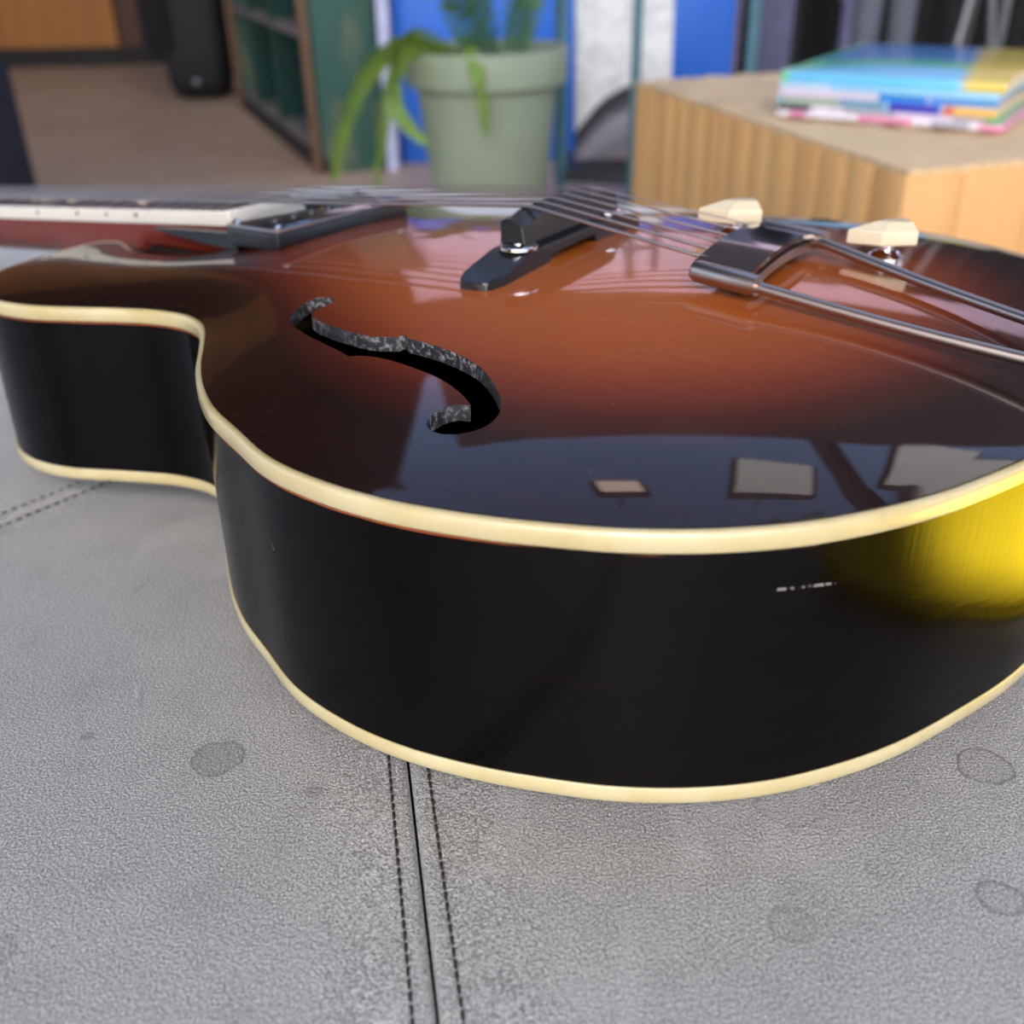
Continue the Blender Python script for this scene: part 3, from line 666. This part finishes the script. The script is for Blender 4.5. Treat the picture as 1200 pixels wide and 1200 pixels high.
def mat_side():
    k = NT('black_brown_side_lacquer'); P = k.obj(); X, Y, Z = k.sep(P)
    g = k.noise(k.map(P, (18, 18, 260)), 1, 4, .6); n = k.noise(P, 300, 3)
    c = k.mix(k.ramp(g, [(.35, 0), (.7, 1)]), (.0006, .0003, .0003), (.0018, .0007, .0006))
    # orange wear line along the lower lip of the binding, broken up
    wz = k.math('ADD', Z, k.math('MULTIPLY', k.math('SUBTRACT', k.noise(P, 45, 4), .5), .0010))
    wear = k.math('MULTIPLY', k.math('MULTIPLY', k.math('GREATER_THAN', wz, DEPTH-.00615), k.math('LESS_THAN', wz, DEPTH-.00570)), k.ramp(k.math('ADD', k.noise(P, 22, 4), k.math('MULTIPLY', X, -1.6)), [(.22, 0), (.42, .9)]))
    c = k.mix(wear, c, s2l(150, 78, 42))
    # thin white scrape on the lower bout and a short hair scratch
    def scratch(p, q, r, amt, col=s2l(190, 186, 182)):
        nonlocal c
        p, q = Vector(p), Vector(q); d = q-p; Ln = d.length; d /= Ln
        v = k.n('ShaderNodeVectorMath', operation='SUBTRACT'); k.put(v.inputs[0], P); v.inputs[1].default_value = p
        t = k.n('ShaderNodeVectorMath', operation='DOT_PRODUCT'); k.put(t.inputs[0], v.outputs[0]); t.inputs[1].default_value = d
        tt = k.math('MINIMUM', k.math('MAXIMUM', t.outputs['Value'], 0.0), Ln)
        s = k.n('ShaderNodeVectorMath', operation='SCALE'); s.inputs[0].default_value = d; k.put(s.inputs['Scale'], tt)
        w = k.n('ShaderNodeVectorMath', operation='DISTANCE'); k.put(w.inputs[0], v.outputs[0]); k.put(w.inputs[1], s.outputs[0])
        br = k.ramp(k.noise(k.map(P, (1, 1, .4)), 900, 2), [(.42, 0), (.5, 1)])
        f = k.math('MULTIPLY', k.math('MULTIPLY', k.math('LESS_THAN', k.math('ADD', w.outputs['Value'], k.math('MULTIPLY', k.math('SUBTRACT', n, .5), r)), r), amt), br)
        c = k.mix(f, c, col)
    for sc in SCRATCHES: scratch(*sc)
    k.set(Base_Color=c, Roughness=.3, Specular_IOR_Level=.0, IOR=1.02, Coat_Weight=.65, Coat_Roughness=.14, Coat_IOR=1.29)
    k.bump(k.math('ADD', g, k.noise(k.map(P, (700, 700, 25)), 1, 3, .6)), .10, .0005); k.t.links.new(k.b.inputs['Normal'].links[0].from_socket, k.b.inputs['Coat Normal']); return k.m
SCRATCHES = [((.1517, -.1523, .0636), (.1596, -.1438, .0632), .00038, .35), ((.1596, -.1438, .0632), (.1643, -.1372, .0624), .00032, .35), ((.0170, -.1856, .0538), (.0222, -.1866, .0492), .00016, .8)]
M_top = mat_top(); M_side = mat_side()
k = NT('aged_cream_binding'); P = k.obj(); n = k.noise(P, 30, 4); n2 = k.noise(P, 220, 3)
c = k.mix(k.ramp(n, [(.3, 0), (.7, 1)]), s2l(172, 155, 106), s2l(190, 179, 140)); c = k.mix(k.ramp(n2, [(.64, 0), (.8, .4)]), c, s2l(176, 134, 80))
k.set(Base_Color=c, Roughness=.28, Coat_Weight=.5, Coat_Roughness=.08); M_bind = k.m
M_white_bind = flat('white_fingerboard_binding', s2l(206, 200, 188), .25, var=.04, coat=.3)
M_ebony = flat('black_ebony', (.008, .008, .009), .36, var=.3, scale=300, coat=.12)
k = NT('cut_edge_worn_black'); P = k.obj(); n = k.noise(P, 520, 4, .7)
k.set(Base_Color=k.mix(k.math('MULTIPLY', k.ramp(n, [(.50, 0), (.70, 1)]), k.ramp(k.noise(P, 26, 2), [(.38, .2), (.56, 1)])), (.016, .015, .017), s2l(170, 166, 166)), Roughness=.5); k.bump(n, .5, .0006); M_cut = k.m
M_inside = flat('inside_wood_painted_shade', (.02, .012, .008), .8)  # raw wood coloured near black for the shade inside the body
k = NT('nickel'); k.set(Base_Color=(.44, .35, .30), Metallic=1.0, Roughness=.36); M_nickel = k.m
k = NT('chrome'); k.set(Base_Color=(.86, .85, .84), Metallic=1.0, Roughness=.07); M_chrome = k.m
k = NT('dark_steel'); k.set(Base_Color=(.10, .10, .10), Metallic=1.0, Roughness=.45); M_steel = k.m
k = NT('wound_string'); k.set(Base_Color=(.50, .42, .38), Metallic=1.0, Roughness=.3); M_string = k.m
M_neck = mat_wood('red_brown_neck_lacquer', s2l(70, 22, 14), s2l(112, 38, 24), 0, 2.0, .25, .0)
M_fb = flat('rosewood_fingerboard', s2l(86, 72, 66), .55, var=.3, scale=80)
M_knob = flat('cream_plastic', s2l(204, 190, 158), .4, var=.04, coat=.2)
k = NT('gloss_black_plate'); k.set(Base_Color=(.012, .013, .018), Roughness=.12, Coat_Weight=1.0, Coat_Roughness=.03); M_plate = k.m

# f-holes
FH = np.array([(-41.6, -88.6), (-46.5, -86.4), (-50.8, -87.0), (-52.4, -91.0), (-51.4, -96.5), (-48.8, -103.2), (-44.6, -109.2), (-39.3, -112.8), (-30.3, -117.2), (-20.7, -121.3), (-10.7, -125.0), (-2.6, -128.0), (1.2, -129.8), (3.0, -128.8), (7.0, -127.8), (14.0, -127.7), (21.7, -128.9), (31.5, -131.0), (39.6, -133.3), (47.5, -136.8), (53.5, -140.2), (57.6, -143.2), (57.2, -143.8), (54.6, -144.4), (52.3, -147.0), (51.4, -151.6), (52.4, -156.2), (55.7, -159.2), (59.8, -159.8), (63.8, -158.2), (66.7, -155.3), (68.6, -151.0), (68.5, -146.7), (67.0, -142.0), (64.2, -137.6), (58.5, -131.7), (52.2, -126.2), (45.0, -121.3), (36.0, -117.4), (27.5, -114.8), (17.7, -112.8), (11.0, -111.8), (8.0, -109.6), (6.6, -112.2), (3.6, -113.0), (-1.7, -114.2), (-8.6, -113.6), (-16.8, -111.8), (-25.4, -109.5), (-33.9, -106.4), (-39.5, -103.0), (-42.0, -99.6), (-41.6, -96.2), (-40.9, -92.8)])/1000
def densify(P, sharp, step=.0012):
    """closed curve through P, kept sharp at the given indices"""
    n = len(P); out = []
    order = sorted(sharp)
    for a, b in zip(order, order[1:]+[order[0]+n]):
        seg = np.array([P[i % n] for i in range(a, b+1)]); out += list(catmull(seg, step)[:-1])
    return np.array(out)
FHD = densify(FH, [0, 12, 21, 42])
FHD2 = FHD*np.array([1, -1]); FHD2 = FHD2[::-1]
INS = PATH - NRM*.0014
ring = np.vstack([INS, [(-.1665, -.0238), (-.2384, -.0238)]])
THK = .0048
def top_mesh(name, ring, holes, zfun, mat, parent, spacing=.0042, attr=True, sign=1):
    pts = [Vector((p[0], p[1])) for p in ring]; edges = [(i, (i+1) % len(ring)) for i in range(len(ring))]
    for h in holes:
        k0 = len(pts); pts += [Vector((p[0], p[1])) for p in h]; edges += [(k0+i, k0+(i+1) % len(h)) for i in range(len(h))]
    hx, hy = [], []
    j = 0; y = -.195
    while y < .195:
        x = -.255 + (spacing/2 if j % 2 else 0)
        while x < .21: hx.append(x); hy.append(y); x += spacing
        y += spacing*.866; j += 1
    hx, hy = np.array(hx), np.array(hy); ok = inside(hx, hy, ring)
    for h in holes: ok &= ~inside(hx, hy, h)
    con = np.array([tuple(p) for p in pts]); idx = np.where(ok)[0]
    for i in idx:
        if ((con[:, 0]-hx[i])**2 + (con[:, 1]-hy[i])**2).min() < (.0019)**2: ok[i] = False
    pts += [Vector((x, y)) for x, y in zip(hx[ok], hy[ok])]
    v, ed, fc, *_ = delaunay_2d_cdt(pts, edges, [], 1, 1e-7)
    if holes:
        vv = np.array([(p.x, p.y) for p in v]); cc = np.array([vv[list(f)].mean(0) for f in fc]); bad = np.zeros(len(fc), bool)
        for h in holes: bad |= inside(cc[:, 0], cc[:, 1], h)
        fc = [f for f, q in zip(fc, bad) if not q]
    V = np.array([(p.x, p.y) for p in v]); Z = zfun(V[:, 0], V[:, 1])
    me = bpy.data.meshes.new(name)
    fl = [list(f) if sign > 0 else list(f)[::-1] for f in fc]
    me.from_pydata([(x, y, z) for (x, y), z in zip(V, Z)], [], fl); me.materials.append(mat)
    h = .0060
    gx_ = (zfun(V[:, 0]+h, V[:, 1]) - zfun(V[:, 0]-h, V[:, 1]))/(2*h); gy_ = (zfun(V[:, 0], V[:, 1]+h) - zfun(V[:, 0], V[:, 1]-h))/(2*h)
    N = np.c_[-gx_, -gy_, np.ones(len(V))]*sign; N /= np.linalg.norm(N, axis=1)[:, None]
    me.shade_smooth(); me.normals_split_custom_set_from_vertices([tuple(q) for q in N])
    if attr:
        at = me.attributes.new('burst', 'FLOAT', 'POINT'); at.data.foreach_set('value', bil(U, V[:, 0], V[:, 1]).astype(np.float32))
    o = bpy.data.objects.new(name, me); COL.objects.link(o); o.parent = parent; return o
ztop = lambda x, y: DEPTH + ht(x, y)
top = top_mesh('top_plate', ring, [FHD, FHD2], ztop, M_top, guitar)
zback = lambda x, y: np.array([taper(q) for q in np.atleast_1d(x)]) - .0105*np.power(np.clip(bil(U, x, y), 0, 1), .8)
top_mesh('back_plate', ring, [], zback, M_side, guitar, .009, False, -1)
for h in (FHD, FHD2):
    zt = ztop(h[:, 0], h[:, 1]); m = MB()
    m.loft([[(x, y, z) for (x, y), z in zip(h, zt)], [(x, y, z-THK) for (x, y), z in zip(h, zt)]], caps=False)
    m.build('sound_hole_edge', M_cut, guitar, smooth=40)
top_mesh('inner_lining', ring, [FHD, FHD2], lambda x, y: ztop(x, y)-THK, M_inside, guitar, .012, False, -1)
# side, one continuous band; closed across the neck block
full = np.vstack([PATH, [(-.165, -.0245), (-.2, -.0245), (-.24, -.0245)]])
nf = np.vstack([NRM, [(1, 0), (0, -1), (-1, 0)]])
zb = np.array([taper(x) for x in full[:, 0]])
m = MB(); lev = np.linspace(0, 1, 7)
m.loft([[(p[0], p[1], b+.0045 + (DEPTH-.0046-b-.0045)*f) for p, b in zip(full, zb)] for f in lev], caps=False); m.build('side', M_side, guitar, smooth=50)
def binding(zf, sgn, name='binding'):
    prof = [(-.0017, .0002), (-.0012, .0003), (-.0004, .0003), (.0002, -.0001), (.0006, -.0008), (.0007, -.0022), (.0007, -.0047), (.0004, -.0052), (-.0010, -.0052), (-.0016, -.0040)]
    rings = []
    for p, n, in zip(PATH, NRM):
        z0 = zf(p[0]); rings.append([(p[0]+n[0]*o_, p[1]+n[1]*o_, z0 + sgn*q) for o_, q in prof])
    m = MB(); m.loft(rings); return m.build(name, M_bind, guitar, smooth=40)
binding(lambda x: DEPTH, 1); binding(taper, -1)
# neck, heel, fingerboard: the neck falls 4.3 degrees towards the nut
SL = .075
def zfb(x): return DEPTH + .0140 + (x+.165)*SL
def hw(x): return .0246 + (x+.165)*(.0045/.43)
XN = -.595
m = MB(); rg = []
for x in np.linspace(-.166, XN-.004, 40):
    w = hw(x)-.0006; zt = zfb(x)
    if x > -.240: bot = [(w, ztop(np.array([x]), np.array([0.0]))[0]-.004)]*1; b = DEPTH-.003
    else: b = zt - .021 - max(0, .085*(1-((-.24-x)/.07)))*(1 if x > -.31 else 0)*.75
    sec_ = []
    for t in np.linspace(0, 1, 13):
        a = PI*t; f = 1.0 if x > -.24 else .55
        yy = w*math.copysign(abs(math.cos(a))**(.25 if x > -.24 else .7), math.cos(a)); zz = zt - .002 - (zt-.002-b)*abs(math.sin(a))**(.3 if x > -.24 else .8)
        sec_.append((x, yy, zz))
    rg.append([(x, w, zt)] + sec_ + [(x, -w, zt)])
m.loft(rg); m.build('neck', M_neck, guitar, smooth=45)
FBX = -.165
m = MB(); T = .0067
m.loft([[(x, y, zfb(x) + T + (.0006*(1-(y/hw(x))**2) if top_ else -T)) for y, top_ in [(hw(x)-.002, 0), (hw(x)-.002, 1)] + [(q*hw(x), 1) for q in (.6, .3, 0, -.3, -.6)] + [(-hw(x)+.002, 1), (-hw(x)+.002, 0)]] for x in np.linspace(FBX-.002, XN, 12)])
fb = m.build('fingerboard', M_fb, guitar, smooth=30)
for sg in (-1, 1):
    m = MB(); m.loft([[(x, sg*(hw(x)-o_), zfb(x)+q) for o_, q in ((.0022, 0), (-.0002, 0), (-.0004, .0004), (-.0004, T-.0006), (.0002, T), (.0022, T))] for x in np.linspace(FBX, XN, 12)]); m.build('binding_strip', M_white_bind, fb, smooth=30)
m = MB(); m.box((FBX-.0008, 0, zfb(FBX)+T/2+.0001), (.0032, 2*hw(FBX)+.0004, T+.0004), bev=.0005); m.build('binding_strip', M_white_bind, fb)
LS = .597; fr0 = None
for n_ in range(1, 23):
    x = XN + LS*(1-2**(-n_/12))
    if x > FBX-.004: break
    m = MB(); w = hw(x)-.001; m.tube([(x, -w, zfb(x)+T-.0002), (x, -w*.5, zfb(x)+T+.0011), (x, 0, zfb(x)+T+.0014), (x, w*.5, zfb(x)+T+.0011), (x, w, zfb(x)+T-.0002)], .0010, 6); m.build('fret', M_nickel, fb)
for x in (-.233, -.257, -.282, -.318, -.36, -.41):
    m = MB(); m.lathe([(.0010, 0), (.0010, .0004)], n=10, M=Matrix.Rotation(PI/2, 4, 'X')); m.build('side_dot', M_ebony, fb, loc=(x, -hw(x)-.00035, zfb(x)+.004))
for x in (-.247, -.302, -.336):
    m = MB(); m.box((0, 0, 0), (.012, .022, .0006), bev=.0002); m.build('inlay', M_knob, fb, loc=(x, 0, zfb(x)+T+.0010))
m = MB(); m.box((XN-.002, 0, zfb(XN)+.005), (.005, .043, .0115), bev=.001); m.build('nut', M_knob, guitar)
hd = MB(); Mh = Matrix.Translation((XN-.005, 0, zfb(XN)+.002)) @ Matrix.Rotation(R(-14), 4, 'Y')
hd.prism([(0, -.022), (0, .022), (-.03, .036), (-.12, .042), (-.165, .045), (-.175, .03), (-.168, .012), (-.182, 0), (-.168, -.012), (-.175, -.03), (-.165, -.045), (-.12, -.042), (-.03, -.036)], -.016, 0, .001, Mh); hs = hd.build('headstock', M_ebony, guitar)
for i in range(3):
    for sg in (-1, 1):
        m = MB(); p = Mh @ Vector((-.045-.04*i, sg*.046, -.008)); m.tube([p - Vector((0, sg*.006, 0)), p, p + Vector((0, sg*.006, 0))], .003, 8); m.box(p+Vector((0, sg*.014, 0)), (.016, .016, .008), bev=.003); m.build('tuner', M_nickel, hs)
# pickup and its side bracket
PZ0, PZ1 = DEPTH+.0088, DEPTH+.0172
pk = empty('pickup', (0, 0, 0), parent=guitar)
m = MB(); m.box((-.137, .0075, (PZ0+PZ1)/2), (.033, .090, PZ1-PZ0), bev=.0016); m.build('case', M_ebony, pk)
m = MB(); m.box((-.137, .0075, PZ1+.0006), (.030, .086, .0016), bev=.0006); m.build('cover_plate', M_plate, pk)
m = MB(); m.tube([(-.1215, -.036, PZ1+.0004), (-.1215, .051, PZ1+.0004)], .0009, 6); m.tube([(-.1525, -.0368, PZ1+.0004), (-.1215, -.0368, PZ1+.0004)], .0010, 6); m.build('metal_edge', M_nickel, pk)
for y in np.linspace(-.022, .037, 6):
    m = MB(); m.lathe([(.0024, 0), (.0024, .0012), (.0014, .0017)], n=14); m.build('pole_screw', M_steel, pk, loc=(-.137, y, PZ1+.0013))
for x, y in ((-.1495, -.0335), (-.1245, -.0335), (-.1245, .0485), (-.1495, .0485)):
    m = MB(); m.lathe([(.0020, 0), (.0022, .0008), (.0012, .0016)], n=14); m.build('corner_screw', M_chrome, pk, loc=(x, y, PZ1+.0013))
m = MB(); m.loft([[(x, -.0305+dy*w, DEPTH+.0095+z*h) for dy, z in ((-1, -.5), (1, -.5), (1, .5), (-1, .5))] for x, w, h in ((-.152, .0030, .0075), (-.175, .0026, .0055), (-.200, .0018, .0025), (-.212, .0008, .0010))]); m.build('mounting_bracket', M_ebony, pk, smooth=50)
# bridge
br = empty('bridge', (0, 0, 0), (0, 0, R(3.0)), guitar)
m = MB(); rg = []
for y in [-.0655, -.0650, -.0630, -.058, -.050, -.043, -.038, -.030, -.0245, -.0225, -.02, .012, .0145, .0165, .025, .036, .042, .05, .058, .0625, .064]:
    hz = float(ht(0, y)); w = .0085*min(1, .55+.45*math.sqrt(max(0, min(1, (.0655-abs(y))/.008))))
    if abs(y) > .036: tp_ = hz + .0030 + (.0242-hz-.0030)*max(0, (.0655-abs(y))/.0275)**1.1 if abs(y) > .038 else .0242
    else: tp_ = .0238
    bt = hz - .0005 if (y < -.0225 or y > .0145) else hz + .0032
    tp_ = max(tp_, hz + .0022); wt_ = w*.86
    rg.append([(-w, y, DEPTH+bt), (-w, y, DEPTH+tp_-.0008), (-wt_, y, DEPTH+tp_), (wt_, y, DEPTH+tp_), (w, y, DEPTH+tp_-.0008), (w, y, DEPTH+bt)])
m.loft(rg); m.build('base', M_ebony, br, smooth=28)
m = MB(); rg = []
for y in (-.0375, -.037, -.030, -.024, -.016, 0, .016, .024, .031, .0425, .043):
    zt = DEPTH + .0368 - .6*(y-.003)**2 - (.0012 if abs(y-.003) > .032 else 0); e_ = .0005 if y in (-.0375, .043) else 0
    rg.append([(-.0052+e_, y, DEPTH+.0258+e_), (-.0052+e_, y, zt-.001-e_), (-.0036, y, zt-e_), (-.0010, y, zt-e_), (.0042-e_, y, zt-.0022-e_), (.0052-e_, y, DEPTH+.0258+e_)])
m.loft(rg); m.build('saddle', M_ebony, br, smooth=30)
for y in (-.0362, .040):
    m = MB(); m.lathe([(.0068, DEPTH+.0240), (.0074, DEPTH+.0243), (.0074, DEPTH+.0254), (.0068, DEPTH+.0257)], (.002, y, 0), 28); tw_ = m.build('thumbwheel', M_chrome, br)
    m = MB(); m.lathe([(.0016, DEPTH+.0215), (.0016, DEPTH+.0262)], (.002, y, 0), 12); m.build('post', M_chrome, br)
# tailpiece
tp = empty('tailpiece', (0, 0, 0), parent=guitar)
A_ = [Vector((.0690, -.0285, DEPTH+.0228)), Vector((.0930, -.0325, DEPTH+.0215))]; B_ = [Vector((.0650, .0465, DEPTH+.0232)), Vector((.0905, .0430, DEPTH+.0218))]
m = MB(); rg = []
for f in np.linspace(0, 1, 17):
    p0 = A_[0].lerp(B_[0], .03+.94*f); p1 = A_[1].lerp(B_[1], .03+.94*f); up = Vector((0, 0, 1))*(.0042*math.sin(PI*(.12+.76*f)) - .001)
    rg.append([p0.lerp(p1, .04)+up, p0.lerp(p1, .96)+up, p0.lerp(p1, .96)+up+Vector((0, 0, .0016)), p0.lerp(p1, .04)+up+Vector((0, 0, .0016))])
m.loft(rg); m.build('top_plate', M_plate, tp, smooth=30)
m = MB(); rg = []
for f in np.linspace(0, 1, 17):
    p1 = A_[1].lerp(B_[1], .03+.94*f); p0 = A_[0].lerp(B_[0], .03+.94*f); up = Vector((0, 0, 1))*(.0042*math.sin(PI*(.12+.76*f)) - .0062)
    rg.append([p0.lerp(p1, .80)+up, p0.lerp(p1, .96)+up, p0.lerp(p1, .96)+up+Vector((0, 0, .0034)), p0.lerp(p1, .80)+up+Vector((0, 0, .0034))])
m.loft(rg); m.build('string_bar', M_nickel, tp, smooth=30)
for a, b in (A_, B_):
    m = MB(); d_ = (b-a); m.tube([a+d_*.10, a+d_*.16, b-d_*.10, b+d_*.14], [.0030, .0038, .0038, .0034], 16); m.build('sleeve', M_nickel, tp, smooth=40)
def rod(p, q, r):
    n_ = 26; pts = []
    for i in range(n_+1):
        f = i/n_; a = p.lerp(q, f); s = max(0, f-.0); a.z = p.z + (q.z-p.z)*f - .0012*math.sin(PI*f); pts.append(a)
    return pts
RA = rod(A_[1]-Vector((.002, 0, 0)), Vector((.208, -.0415, DEPTH+.0105)), 0); RB = rod(B_[1]-Vector((.002, 0, 0)), Vector((.208, -.0155, DEPTH+.0105)), 0)
for P_ in (RA, RB):
    m = MB(); m.tube(P_ + [P_[-1]+Vector((.0045, 0, -.004)), P_[-1]+Vector((.0055, 0, -.02))], .0020, 12); m.build('rod', M_nickel, tp, smooth=60)
m = MB(); m.box((.2135, -.0285, DEPTH-.020), (.0025, .040, .05), bev=.001); m.build('hinge_plate', M_nickel, tp)
# strings
ys = np.linspace(-.024, .024, 6); gauge = (.00072, .00062, .00052, .00043, .00034, .00030)
for y, g in zip(ys, gauge):
    f = (y+.024)/.048; a = A_[0].lerp(B_[0], .12+.76*f); xs_ = -math.sin(R(3))*y
    s = Vector((xs_, y, DEPTH+.0372)); nx = Vector((XN-.002, y*.75, zfb(XN)+.0112))
    m = MB(); m.tube([a+Vector((.012, .0, .0012)), a+Vector((.0, 0, .0026)), s+Vector((.0035, 0, -.0004)), s+Vector((-.002, 0, 0)), nx, Mh @ Vector((-.05-.03*(f % .34), y*1.3, .004))], g, 8); m.build('string', M_string, guitar, smooth=60)
# knobs
def knob(x, y, rot):
    z = DEPTH + float(ht(x, y)); kb = empty('knob', (x, y, z), (0, 0, rot), guitar)
    m = MB(); m.lathe([(.0072, -.0006), (.0072, .0012), (.0052, .0026), (.0046, .0036), (.0030, .0038), (.0030, .0085)], n=24); m.build('nut', M_chrome, kb, smooth=30)
    m = MB(); lo = [(-.0160, .0), (-.005, -.0070), (.0090, -.0070), (.0090, .0070), (-.005, .0070)]
    rings = [[(a*s_, b*s_, zz) for a, b in lo] for s_, zz in ((.93, .0062), (1.0, .0068), (1.0, .0112), (.97, .0118))]
    hi = [(-.0050, .0), (-.001, -.0030), (.0075, -.0040), (.0075, .0040), (-.001, .0030)]
    rings.append([(a, b, .0148) for a, b in hi]); m.loft(rings); m.build('pointer', M_knob, kb, smooth=20)
knob(.050, .0600, R(195-180+20)); knob(.1125, .0615, R(195-180+20))
# yellow card folder beside the tail, brightened by an added, unseen spot
M_yel = flat('yellow_card', s2l(246, 214, 30), .6, var=.04)
yb = empty('yellow_folder', G2W(.312, .240, PZ+.0018), (TILT, 0, R(-12))); tag(yb, 'bright yellow card folder lying on the pouf beside the guitar tail, mirrored in its side', 'folder')
m = MB(); m.box((0, 0, .0012), (.22, .30, .0022), bev=.0006); m.build('back_cover', M_yel, yb)
m = MB(); m.box((.003, 0, .0035), (.212, .292, .002), bev=.0005); m.build('papers', M_page, yb)
m = MB(); m.box((0, 0, .0058), (.22, .30, .0022), bev=.0006); m.build('front_cover', M_yel, yb)
tgt = yb.location + Vector((.0, .035, 0)); lp = Vector((-.75, -1.0, 2.3)); d_ = (tgt-lp).normalized()
sl = empty('added_spot_lamp', lp); tag(sl, 'added unseen spot lamp that brightens the yellow folder in place of sunlight', 'lamp')
Q = d_.to_track_quat('-Z', 'Y').to_matrix().to_4x4()
m = MB(); m.lathe([(.03, -.02), (.032, -.018), (.032, .10), (.02, .12)], n=24, M=Q); m.build('can', M_black, sl)
m = MB(); m.tube([(0, 0, .06), (0, 0, ZT-2.3)], .008, 8); m.build('drop_rod', M_black, sl)
l = bpy.data.lights.new('added_spot_beam', 'SPOT'); l.energy = 5600; l.spot_size = R(4.5); l.spot_blend = .6; l.shadow_soft_size = .02; l.color = (1, .95, .85)  # added beam standing in for sunlight on the folder
o = bpy.data.objects.new('added_spot_beam', l); COL.objects.link(o); o.parent = sl; o.location = d_*.03; o.rotation_euler = d_.to_track_quat('-Z', 'Y').to_euler()
